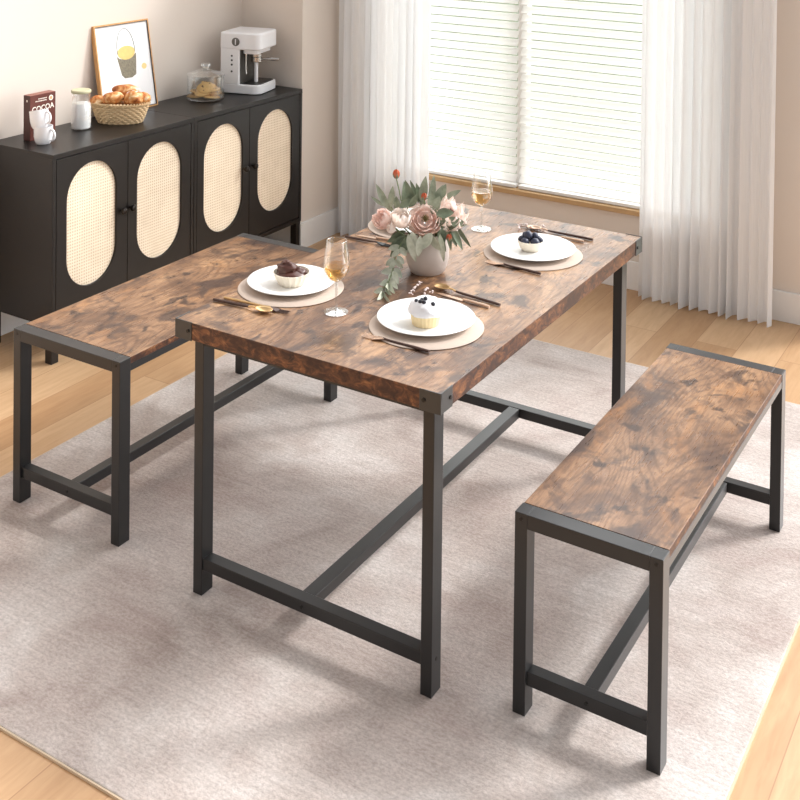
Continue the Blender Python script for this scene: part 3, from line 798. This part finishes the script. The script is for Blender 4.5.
# chocolate dessert
cc = at(291.5, 283.6, 'z', PZ)
flute = lambda a, z, j: 1 + (.035 * math.cos(a * 18) if 0 < j < 6 else 0)
o = thing('dessert_cup', 'fluted cream dessert cup filled with chocolate', 'cup', cc)
MB().lathe([(.0, 0), (.035, 0), (.037, .002), (.044, .015), (.050, .029), (.0535, .036), (.051, .036), (.048, .030), (.042, .017), (.0, .012)], 72, fl=flute).build('cup', M['pot'], o)
o = thing('chocolate_mousse', 'glossy dark chocolate mousse in the fluted cup', 'dessert', cc + Vector((0, 0, .018)))
g = MB()
def swirl(u, v): pass
g.blob((0, 0, .012), .0425, 32, 18, (1, 1, .36), .08, 2.6, 3)
g.blob((-.012, -.006, .024), .027, 28, 16, (1.2, 1, .85), .26, 2.2, 5)
g.blob((.020, .010, .017), .019, 22, 14, (1.15, 1, .75), .25, 2.0, 9)
g.blob((-.014, -.008, .040), .0125, 18, 12, (1.2, 1, .7), .3, 2.4, 12)
g.build('mousse', M['choc'], o)

# cupcake
cu = at(425.7, 323.5, 'z', PZ)
o = thing('cupcake', 'cupcake topped with white frosting and dark berries', 'cupcake', cu)
MB().lathe([(.0, 0), (.034, 0), (.0355, .001), (.039, .018), (.0415, .031), (.038, .032), (.0, .030)], 96, fl=lambda a, z, j: 1 + (.022 * math.cos(a * 24) if 0 < j < 5 else 0)).build('paper_liner', M['liner'], o)
g = MB()
def fro(a, z, j): return 1 + .035 * math.sin(a * 5 + j * 1.3) + .03 * math.sin(a * 9 + j * 2.1)
g.lathe([(.0, .028), (.038, .028), (.0455, .031), (.048, .037), (.0465, .044), (.0435, .049), (.0405, .056), (.034, .0625), (.022, .068), (.0, .070)], 48, fl=fro)
g.build('frosting', M['cream'], o)
for k, (px, py, r, lab) in enumerate([(416.5, 300.8, .0055, 'dark berry furthest left on the cupcake frosting'), (420.5, 301.6, .0062, 'dark berry in the left cluster on the cupcake, second from left'), (424, 302.2, .006, 'dark berry in the left cluster on the cupcake, lowest of them'), (425.5, 298.6, .0062, 'dark berry at the top of the cupcake frosting'), (433, 304.2, .0065, 'dark berry alone on the right of the cupcake frosting'), (422, 299.6, .0055, 'dark berry in the middle of the cluster on the cupcake')]):
    v = on(px, py, (cu.x, cu.y, 0), .0)
    rr_ = (Vector((v.x - cu.x, v.y - cu.y, 0))).length
    # drop onto the frosting dome
    best = None
    for s in range(-40, 60):
        q = on(px, py, (cu.x, cu.y, 0), s * .001); rad = math.hypot(q.x - cu.x, q.y - cu.y); zz = q.z - cu.z
        top = .070 - .018 * (rad / .040) ** 2.4
        dd = abs(zz - top - r * .5)
        if best is None or dd < best[0]: best = (dd, q)
    tag(MB().blob((0, 0, 0), r, 14, 10, (1, 1, .95), .12, 3, k).build('berry', M['berry'], loc=best[1]), lab, 'berry', 'dark berries on the cupcake')

# bowl of grapes
gb = at(530.5, 249.8, 'z', PZ)
o = thing('fruit_bowl', 'small cream bowl heaped with blue grapes', 'bowl', gb)
MB().lathe([(.0, 0), (.026, 0), (.029, .002), (.038, .016), (.0415, .029), (.0425, .032), (.040, .032), (.036, .018), (.028, .008), (.0, .006)], 48).build('bowl', M['pot'], o)
gl_ = [(-.020, -.016, .030, .0135, 'blue grape at the front left of the cream bowl'), (.012, -.022, .030, .0145, 'blue grape at the front of the cream bowl'), (.024, .006, .031, .0125, 'blue grape at the right of the cream bowl'), (-.026, .012, .030, .012, 'blue grape at the left back of the cream bowl'), (.004, .022, .031, .0135, 'blue grape at the back of the cream bowl'),
       (-.008, -.004, .048, .0135, 'blue grape on top of the heap in the cream bowl'), (.014, .004, .044, .011, 'blue grape second highest in the cream bowl'), (-.016, .010, .045, .010, 'small blue grape behind the top one in the cream bowl'), (.030, -.012, .034, .009, 'small blue grape at the right rim of the cream bowl')]
for x, y, z, r, lab in gl_:
    q = gb + RH * 0 + Vector((x * math.cos(AV) - y * math.sin(AV), x * math.sin(AV) + y * math.cos(AV), z))
    tag(MB().blob((0, 0, 0), r, 20, 14, (1, 1, 1)).build('grape', M['grape'], loc=q), lab, 'grape', 'blue grapes in the cream bowl')

# wine glasses
def wine_glass(c, s, label, fill):
    t = thing('wine_glass', label, 'glass', (c.x, c.y, H + .0006), 0, 'wine glasses with white wine')
    z = lambda q: q * s
    MB().lathe([(.0, z(.001)), (.033, z(.0005)), (.0335, z(.002)), (.020, z(.004)), (.006, z(.008)), (.0035, z(.014))], 40, caps=False).build('foot', M['glassrim'], t)
    MB().tube([(0, 0, z(.012)), (0, 0, z(.05)), (0, 0, z(.088))], [.0036, .003, .0042], 12).build('stem', M['glassrim'], t)
    MB().lathe([(.0, z(.086)), (.008, z(.088)), (.022, z(.098)), (.033, z(.115)), (.0365, z(.13)), (.0355, z(.150)), (.0315, z(.180)), (.0275, z(.205))], 44, caps=False).build('bowl', M['glass'], t)
    MB().tube([(.0275 * math.cos(2 * PI * k / 40), .0275 * math.sin(2 * PI * k / 40), z(.205)) for k in range(41)], .0008, 6).build('rim', M['glassrim'], t)
    f = fill
    MB().lathe([(.0, z(.089)), (.007, z(.090)), (.021, z(.100)), (.032, z(.116)), (.0352, z(.13)), (.0352, z(f)), (.0, z(f))], 44).build('wine', M['wine'], t)
    return t
wine_glass(at(336, 312.5, 'z', H), .965, 'wine glass standing nearest, beside the chocolate dessert plate', .134)
wine_glass(at(481.5, 229.5, 'z', H), .92, 'wine glass standing further back, right of the flowers', .141)

# cutlery: each lies along x from its head
def spoon(p0, p1, label, hm, bm_):
    d = Vector((p1[0] - p0[0], p1[1] - p0[1], 0)); ln = d.length
    t = thing('spoon', label, 'spoon', (p0[0], p0[1], H + .0006), math.atan2(d.y, d.x), 'spoons on the table')
    def bowl(u, v):
        a = u * 2 * PI; r = v; x = .026 + .027 * r * math.cos(a); y = .0175 * r * math.sin(a) * (1 - .12 * math.cos(a)); return Vector((x, y, .0015 + .008 * r ** 2))
    MB().grid(bowl, 28, 6).build('bowl', bm_, t, solid=.0012)
    MB().tube([(.050, 0, .0085), (.064, 0, .009), (.075, 0, .006)], [.0028, .0024, .0030], 8).build('neck', bm_, t)
    MB().tube([(.075, 0, .006), (.10, 0, .0048), (ln * .8, 0, .0046), (ln, 0, .0042)], [.003, .0036, .0042, .0038], 10).build('handle', hm, t)
    return t
def fork(p0, p1, label, hm, bm_):
    d = Vector((p1[0] - p0[0], p1[1] - p0[1], 0)); ln = d.length
    t = thing('fork', label, 'fork', (p0[0], p0[1], H + .0006), math.atan2(d.y, d.x), 'forks on the table')
    g = MB()
    for k in range(4):
        y = (k - 1.5) * .0058; g.tube([(0, y, .004), (.018, y, .0018), (.036, y, .0022)], [.0009, .0014, .0016], 6)
    g.build('tines', bm_, t)
    g = MB().grid(lambda u, v: Vector((.034 + .03 * u, (v - .5) * (.0215 * (1 - u) ** .7 + .005), .0022 + .005 * u)), 8, 4)
    g.build('head', bm_, t, solid=.0016)
    MB().tube([(.06, 0, .0068), (.085, 0, .0050), (ln * .8, 0, .0046), (ln, 0, .0042)], [.0026, .0032, .004, .0036], 10).build('handle', hm, t)
    return t
def knife(p0, p1, label, hm, bm_):
    d = Vector((p1[0] - p0[0], p1[1] - p0[1], 0)); ln = d.length
    t = thing('table_knife', label, 'knife', (p0[0], p0[1], H + .0006), math.atan2(d.y, d.x), 'table knives')
    h = ln * .52
    MB().prism([(0, -.002), (.012, -.007), (h, -.008), (h, .006), (.015, .0055)], 0, .0018).build('blade', bm_, t, bevel=.0005)
    MB().tube([(h - .002, -.001, .004), (h + .02, -.001, .0044), (ln * .9, 0, .0046), (ln, 0, .0042)], [.0032, .0038, .0042, .0036], 10).build('handle', hm, t)
    return t
fork((.235, .192), (.020, .178), 'gold handled fork in front of the chocolate dessert plate', M['gold'], M['handle'])  # tines and head take a dark colour to stand for shadow on them
spoon((.197, .166), (.004, .151), 'gold bowled spoon lying nearest the left front table edge', M['handle'], M['gold'])
knife((.018, .848), (.165, .862), 'pale gold knife beside the half hidden plate behind the vase', M['rose_gold'], M['rose_gold'])
fork((.185, .812), (.004, .806), 'brown handled fork lying left of the vase', M['handle'], M['bolt'])
fork((.486, .181), (.682, .182), 'pale tined fork nearest the front edge, below the cupcake plate', M['handle'], M['rose_gold'])
spoon((.470, .582), (.694, .556), 'gold bowled spoon with dark handle between vase and cupcake plate', M['handle'], M['gold'])
knife((.500, .546), (.675, .526), 'pale gold knife behind the cupcake plate', M['rose_gold'], M['rose_gold'])
fork((.497, .857), (.686, .843), 'gold fork in front of the plate of blue grapes', M['handle'], M['rose_gold'])
spoon((.462, 1.228), (.697, 1.229), 'brown handled spoon behind the plate of blue grapes', M['handle'], M['rose_gold'])
knife((.520, 1.198), (.679, 1.194), 'pale knife just behind the plate of blue grapes', M['rose_gold'], M['rose_gold'])

# ------------------------------------------------------------------ flowers
VB = Vector((.385, .684, H + .0005))
vs = thing('flower_vase', 'round matte taupe vase holding the bouquet', 'vase', VB)
MB().lathe([(.0, .0), (.046, .0), (.050, .003), (.060, .022), (.066, .048), (.065, .074), (.057, .098), (.050, .112), (.049, .118), (.046, .118), (.046, .112), (.053, .096), (.060, .072), (.060, .048), (.054, .024), (.0, .010)], 56).build('pot', M['ceramic'], vs)
MOUTH = VB + Vector((0, 0, .115))
def V(px, py, off=0): return on(px, py, VB, off)
def leaf(g, b, t, w, rnd, bend=.12, fold=.25):
    b, t = Vector(b), Vector(t); ax = t - b; ln = ax.length; ax.normalize()
    n = (NB + Vector((rnd.uniform(-.5, .5), rnd.uniform(-.5, .5), rnd.uniform(-.1, .6)))); n = (n - ax * n.dot(ax)).normalized(); sd = ax.cross(n)
    def f(u, v):
        q = w * .5 * (math.sin(PI * min(1, v ** .85 * .985 + .012)) ** .8); s = (u - .5) * 2
        return b + ax * ln * v + sd * q * s + n * (abs(s) * q * fold + bend * ln * (v * (1 - v)) * 1.2)
    g.grid(f, 4, 9)
def sprig(label, stem, leaves, mat, seed, name='leaf_sprig', group='leafy sprigs in the vase'):
    rnd = random.Random(seed)
    st = [Vector(p) for p in stem]
    o = thing(name, label, 'leaves', st[0], 0, group)
    st = [p - o.location for p in st]
    MB().tube(st, [.0022] * (len(st) - 1) + [.0012], 7).build('stem', M['stem'], o)
    g = MB()
    for (b, t, w) in leaves: leaf(g, b - o.location, t - o.location, w, rnd)
    g.build('leaves', mat, o, sharp=180)
    return o
mp = 1 / 336
def LV(bx, by, tx, ty, w, off=0, dt=0): return (V(bx, by, off), V(tx, ty, off + dt), w * mp)
m0 = MOUTH - Vector((0, 0, .05))
def mouth(px, off=0): return [m0 + RT * ((px - 426) * mp * .12), MOUTH + RT * ((px - 426) * mp * .4) + NB * off * .4]
sprig('sage leaf sprig fanning out highest at the far left of the bouquet', mouth(395) + [V(400, 222, -.01), V(390, 205, -.01)],
      [LV(388, 209, 376, 184, 7, 0), LV(391, 207, 393, 186, 7, .01), LV(384, 206, 371, 196.5, 3.5, 0), LV(392, 212, 384, 196, 7, -.02), LV(398, 212, 396, 196, 7, -.02)], M['leaf'], 1)
sprig('broad sage leaves standing beside the tall rosebud', mouth(408) + [V(408, 215, -.02), V(407, 200, -.02)],
      [LV(404, 207, 404, 181, 9, .01), LV(415, 205, 405, 180, 7, 0, .01), LV(419, 203, 410, 180, 5, -.02), LV(422, 203, 416, 183, 6, -.02), LV(400, 207, 413, 199, 8, .02), LV(409, 207, 417, 194, 8, .02)], M['leaf_d'], 2)
sprig('pair of upright pointed leaves at the top middle of the bouquet', mouth(428) + [V(428, 215, -.02), V(428, 196, -.02)],
      [LV(422, 203, 426, 176, 9, 0), LV(430, 205, 434, 175, 7.5, 0), LV(425, 210, 420, 188, 7, -.02), LV(432, 210, 431, 190, 9, .015)], M['leaf'], 3)
sprig('sage leaves leaning right above the white peony', mouth(440) + [V(438, 214, -.02), V(440, 198, -.03)],
      [LV(434, 208, 443, 185, 9, .0), LV(439, 202, 446, 184, 9, -.03), LV(444, 198, 461, 190, 6, -.05), LV(432, 214, 440, 196, 10, .03)], M['leaf'], 4)
sprig('wide dark leaves pointing right below the white peony', mouth(448) + [V(438, 222, .03), V(446, 218, .04)],
      [LV(436, 214, 454, 212.5, 10, .055), LV(444, 220, 467, 225, 10, .03), LV(438, 215, 447, 231, 9, .045), LV(446, 223, 458, 229, 9, .02)], M['leaf_d'], 5)
sprig('narrow leaves drooping at the far right of the bouquet', mouth(452) + [V(446, 224, .02), V(452, 226, .03)],
      [LV(450, 225, 462.5, 250, 7, .02), LV(456, 225, 471, 247.5, 4.5, .01), LV(447, 228, 451, 251, 5, .03), LV(443, 226, 441, 249, 8, .05), LV(448, 226, 457, 247, 6, .0), LV(438, 232, 446, 252, 5, .06)], M['leaf_d'], 6)
sprig('pale pointed leaves hanging over the front of the vase', mouth(424, .05) + [V(424, 232, .07)],
      [LV(413, 232, 413.5, 247, 9, .075), LV(432, 233, 422, 249, 10, .08), LV(430, 234, 441, 251, 9, .078), LV(408, 234, 416, 262, 8, .075), LV(420, 236, 418, 257, 8, .078), LV(440, 234, 444, 262, 6, .07)], M['leaf_g'], 7)
sprig('dark leaves low on the left of the bouquet beside the brown fork', mouth(402) + [V(402, 236, .03)],
      [LV(404, 233, 387, 242, 8, .03), LV(406, 236, 389, 249, 9, .04), LV(407, 238, 390, 257, 10, .045), LV(410, 237, 402, 252, 9, .06), LV(406, 231, 391, 236, 6, .01)], M['leaf_d'], 8)
ec = [(406, 238, .05), (400, 246, .062), (395, 258, .068), (393, 270, .07), (389, 281, .072), (383, 289, .074)]
el = []
rn = random.Random(4)
for i in range(1, 6):
    x, y, o_ = ec[i]
    el += [LV(x, y, x - 11 + rn.uniform(-2, 2), y + 4 + rn.uniform(-2, 5), 6.5, o_), LV(x, y + 1, x + 7 + rn.uniform(-2, 2), y + 12 + rn.uniform(-3, 3), 6, o_ + .006), LV(x, y + 3, x - 6 + rn.uniform(-3, 3), y + 11, 5.5, o_ + .008), LV(x + 2, y - 2, x + 9, y + 5 + rn.uniform(0, 4), 6, o_ - .004)]
def rest(p): return p if p.z > H + .008 else at(*px_of(p), 'z', H + .008)
def px_of(p):
    v = p - CAM; d_ = v.dot(FW); return CX + F * v.dot(RT) / d_, CY - F * v.dot(UP) / d_
sprig('grey green eucalyptus branch trailing down to the tabletop', mouth(404, .05) + [rest(V(*q)) for q in ec], [(rest(a_), rest(b_), w_) for a_, b_, w_ in el], M['leaf_g'], 9, 'eucalyptus_branch', None)

def petals(g, ax, layers, rnd, seed=0, ptc=0.0, nu=8, nv=9):
    ax = Vector(ax).normalized(); e1 = ax.orthogonal().normalized(); e2 = ax.cross(e1)
    for (n, R, top, hw, curl) in layers:
        a0 = rnd.uniform(0, 6.28)
        for k in range(n):
            th0 = a0 + 2 * PI * k / n + rnd.uniform(-.12, .12); Rk = R * rnd.uniform(.95, 1.05); tp = top + rnd.uniform(-6, 6)
            def f(u, v, th0=th0, Rk=Rk, tp=tp):
                s = (u - .5) * 2
                wd = math.sin(PI * (.12 + .80 * v)) ** .6 if ptc == 0 else (math.sin(PI * min(1, .1 + .9 * v))) ** .9
                ph = math.radians(170 + (tp - 170) * v * (1 - (.10 + .12 * ptc) * s * s * v))
                rr = Rk * (1 + curl * max(0, v - .55) ** 2 * 4 + .03 * math.sin(s * 5 + th0 * 3) * v)
                th = th0 + s * hw * wd
                d = (e1 * math.cos(th) + e2 * math.sin(th)) * math.sin(ph) + ax * math.cos(ph)
                return d * rr + ax * 0
            g.grid(f, nu, nv)
def flower(name, label, cat, c, ax, layers, mat, seed, centre=None, cmat=None, ptc=0.0, group=None):
    rnd = random.Random(seed)
    o = thing(name, label, cat, c, 0, group)
    g = MB(); petals(g, ax, layers, rnd, seed, ptc); g.build('petals', mat, o, sharp=180)
    ax = Vector(ax).normalized()
    if centre:
        g = MB()
        e1 = ax.orthogonal().normalized(); e2 = ax.cross(e1)
        for k in range(36):
            q = centre * math.sqrt((k + .5) / 36); a = k * 2.4
            p = ax * (centre * (1.0 - .3 * (q / centre) ** 2) ) + (e1 * math.cos(a) + e2 * math.sin(a)) * q
            g.tube([p * .2 + ax * 0, p * .9, p], [.0006, .0008, .0015], 5)
        g.build('stamens', cmat, o)
    s0 = -ax * .012
    R1 = max(l[1] for l in layers)
    e = m0 - Vector(c); 
    MB().tube([-ax * R1 * .9, -ax * R1 * .9 + (e + ax * R1) * .45 - Vector((0, 0, .004)), e], .0022, 7).build('stem', M['stem'], o)
    return o
up = Vector((0, 0, 1))
flower('rose', 'pale pink rose at the left of the bouquet', 'flower', V(382.5, 219, .02), NB * .5 + up * .5 - RT * .55, [(3, .012, 22, 1.1, 0), (4, .019, 34, 1.0, 0), (5, .026, 46, .85, .02), (5, .031, 58, .8, .06)], M['p_pink'], 11, group='pink roses in the bouquet')
flower('rose', 'cream white rosebud between the two pink roses', 'flower', V(401.5, 217.5, .05), NB * .45 + up * .9, [(3, .012, 16, 1.2, 0), (4, .018, 30, .9, .02), (4, .024, 42, .9, .03), (5, .029, 52, .8, .05), (4, .0325, 72, .85, .03)], M['p_blush'], 12, group='pink roses in the bouquet')
flower('ranunculus', 'large open dusky pink flower with olive centre facing the front', 'flower', V(425, 219.5, .05), NB * .85 + up * .62 - RT * .05, [(5, .023, 58, .9, .12), (6, .033, 64, .8, .12), (6, .042, 74, .75, .08), (7, .049, 90, .68, .03)], M['p_rose'], 13, .013, M['olive'])
flower('peony', 'white and peach pointed petal flower at the right of the bouquet', 'flower', V(450, 213, .015), NB * .42 + up * .55 + RT * .10, [(7, .028, 40, .5, .12), (9, .040, 54, .42, .16), (10, .048, 66, .38, .16), (10, .052, 82, .38, .08)], M['p_peach'], 14, .012, M['darkred'], 1.0)
flower('tulip', 'white petalled flower peeping below the pink and cream roses', 'flower', V(391, 228.5, .055), -RT * .8 + NB * .6 + up * .1, [(3, .010, 18, 1.1, 0), (4, .014, 30, .9, 0)], M['p_blush'], 15)
def bud(label, px, py, off, r, seed, sx, sy, group):
    c = V(px, py, off); o = thing('flower_bud', label, 'bud', c, 0, group)
    g = MB(); petals(g, (0, 0, 1), [(3, r * .7, 10, 1.3, 0), (3, r * .95, 16, 1.2, 0)], random.Random(seed)); bmesh.ops.scale(g.bm, vec=(1, 1, 1.35), verts=g.bm.verts)
    g.build('petals', M['p_bud'], o, sharp=180, solid=.0005)
    g = MB(); petals(g, (0, 0, 1), [(5, r * 1.04, 70, .5, .02)], random.Random(seed + 1), ptc=1.0, nu=4, nv=6); bmesh.ops.scale(g.bm, vec=(1, 1, 1.35), verts=g.bm.verts)
    g.build('sepals', M['leaf_d'], o, sharp=180, solid=.0006)
    s = V(sx, sy, off * .6) - c
    MB().tube([(0, 0, -r * 1.2), s * .5 + Vector((0, 0, -.004)), s, m0 - c], .0016, 6).build('stem', M['stem'], o)
    return o
bud('coral rosebud on a long stem rising above the bouquet', 396.3, 174, 0, .0105, 1, 401, 200, 'coral buds in the bouquet')
bud('small coral bud above the large dusky pink flower', 424, 196.5, .02, .0085, 2, 425, 210, 'coral buds in the bouquet')
bud('small coral bud low on the right of the bouquet', 449, 237.5, .055, .0085, 3, 442, 232, 'coral buds in the bouquet')

# dried blossom sprigs on the table
def dried(label, pts, blossoms, seed):
    rn = random.Random(seed); P = [at(x, y, 'z', H + z) for x, y, z in pts]
    o = thing('dried_blossom_sprig', label, 'sprig', P[0], 0, 'dried blossom sprigs on the table')
    P = [p - P[0] for p in P]
    MB().tube(P, .0011, 6).build('twig', M['twig'], o)
    g = MB()
    for x, y, z in blossoms:
        q = at(x, y, 'z', H + z) - o.location
        for k in range(4):
            r = rn.uniform(.0022, .0036); g.blob(q + Vector((rn.uniform(-.005, .005), rn.uniform(-.005, .005), rn.uniform(0, .006))), r, 8, 6, (1, 1, .8))
    g.build('blossoms', M['dry'], o)
    return o
dried('sprig of tiny pale blossoms lying behind the cupcake', [(428, 297, .002), (420, 291, .004), (412, 293, .004)], [(411, 295, .006), (412, 291, .006), (414, 288, .008), (417, 286, .008), (420, 284, .008), (424, 291, .004), (427, 289, .004), (431, 293, .004), (425, 294, .004)], 1)
dried('sprig of tiny dry blossoms lying behind the blue grapes', [(546, 233, .002), (535, 228, .003), (518, 226, .004)], [(518, 227, .005), (521, 225, .006), (526, 226, .004), (519, 230, .003), (531, 228, .003), (544, 227, .003), (538, 230, .003)], 2)

# ------------------------------------------------------------------ light
SKY0, SKY1 = .60, 5.8
sun = bpy.data.lights.new('sun', 'SUN'); so = bpy.data.objects.new('sun', sun); COL.objects.link(so)
sun.energy = 2.7; sun.angle = math.radians(10); sun.color = (1, .985, .965)
el_, az = math.radians(41), math.atan2(.79, .61)
dv = Vector((math.cos(el_) * math.cos(az), math.cos(el_) * math.sin(az), math.sin(el_)))
so.rotation_euler = dv.to_track_quat('Z', 'Y').to_euler()
w = bpy.data.worlds.new('daylight'); S.world = w; w.use_nodes = True
nt = w.node_tree; bgn = nt.nodes['Background']
# hazy white sky, brightest around the sun's side beyond the window
tc = nt.nodes.new('ShaderNodeTexCoord'); dp = nt.nodes.new('ShaderNodeVectorMath'); dp.operation = 'DOT_PRODUCT'
nt.links.new(tc.outputs['Generated'], dp.inputs[0]); dp.inputs[1].default_value = Vector((.30, .94, .16)).normalized()
rp = nt.nodes.new('ShaderNodeMapRange'); rp.interpolation_type = 'SMOOTHSTEP'; nt.links.new(dp.outputs['Value'], rp.inputs[0])
rp.inputs['From Min'].default_value = .15; rp.inputs['From Max'].default_value = .95; rp.inputs['To Min'].default_value = SKY0; rp.inputs['To Max'].default_value = SKY1
nt.links.new(rp.outputs[0], bgn.inputs[1]); bgn.inputs[0].default_value = (.985, .99, 1.0, 1)
S.view_settings.view_transform = 'Standard'; S.view_settings.look = 'None'; S.view_settings.gamma = 1; S.view_settings.exposure = 0.0
S.view_settings.use_curve_mapping = False
try: S.cycles.max_bounces = 10; S.cycles.transparent_max_bounces = 24; S.cycles.use_denoising = True
except Exception: pass
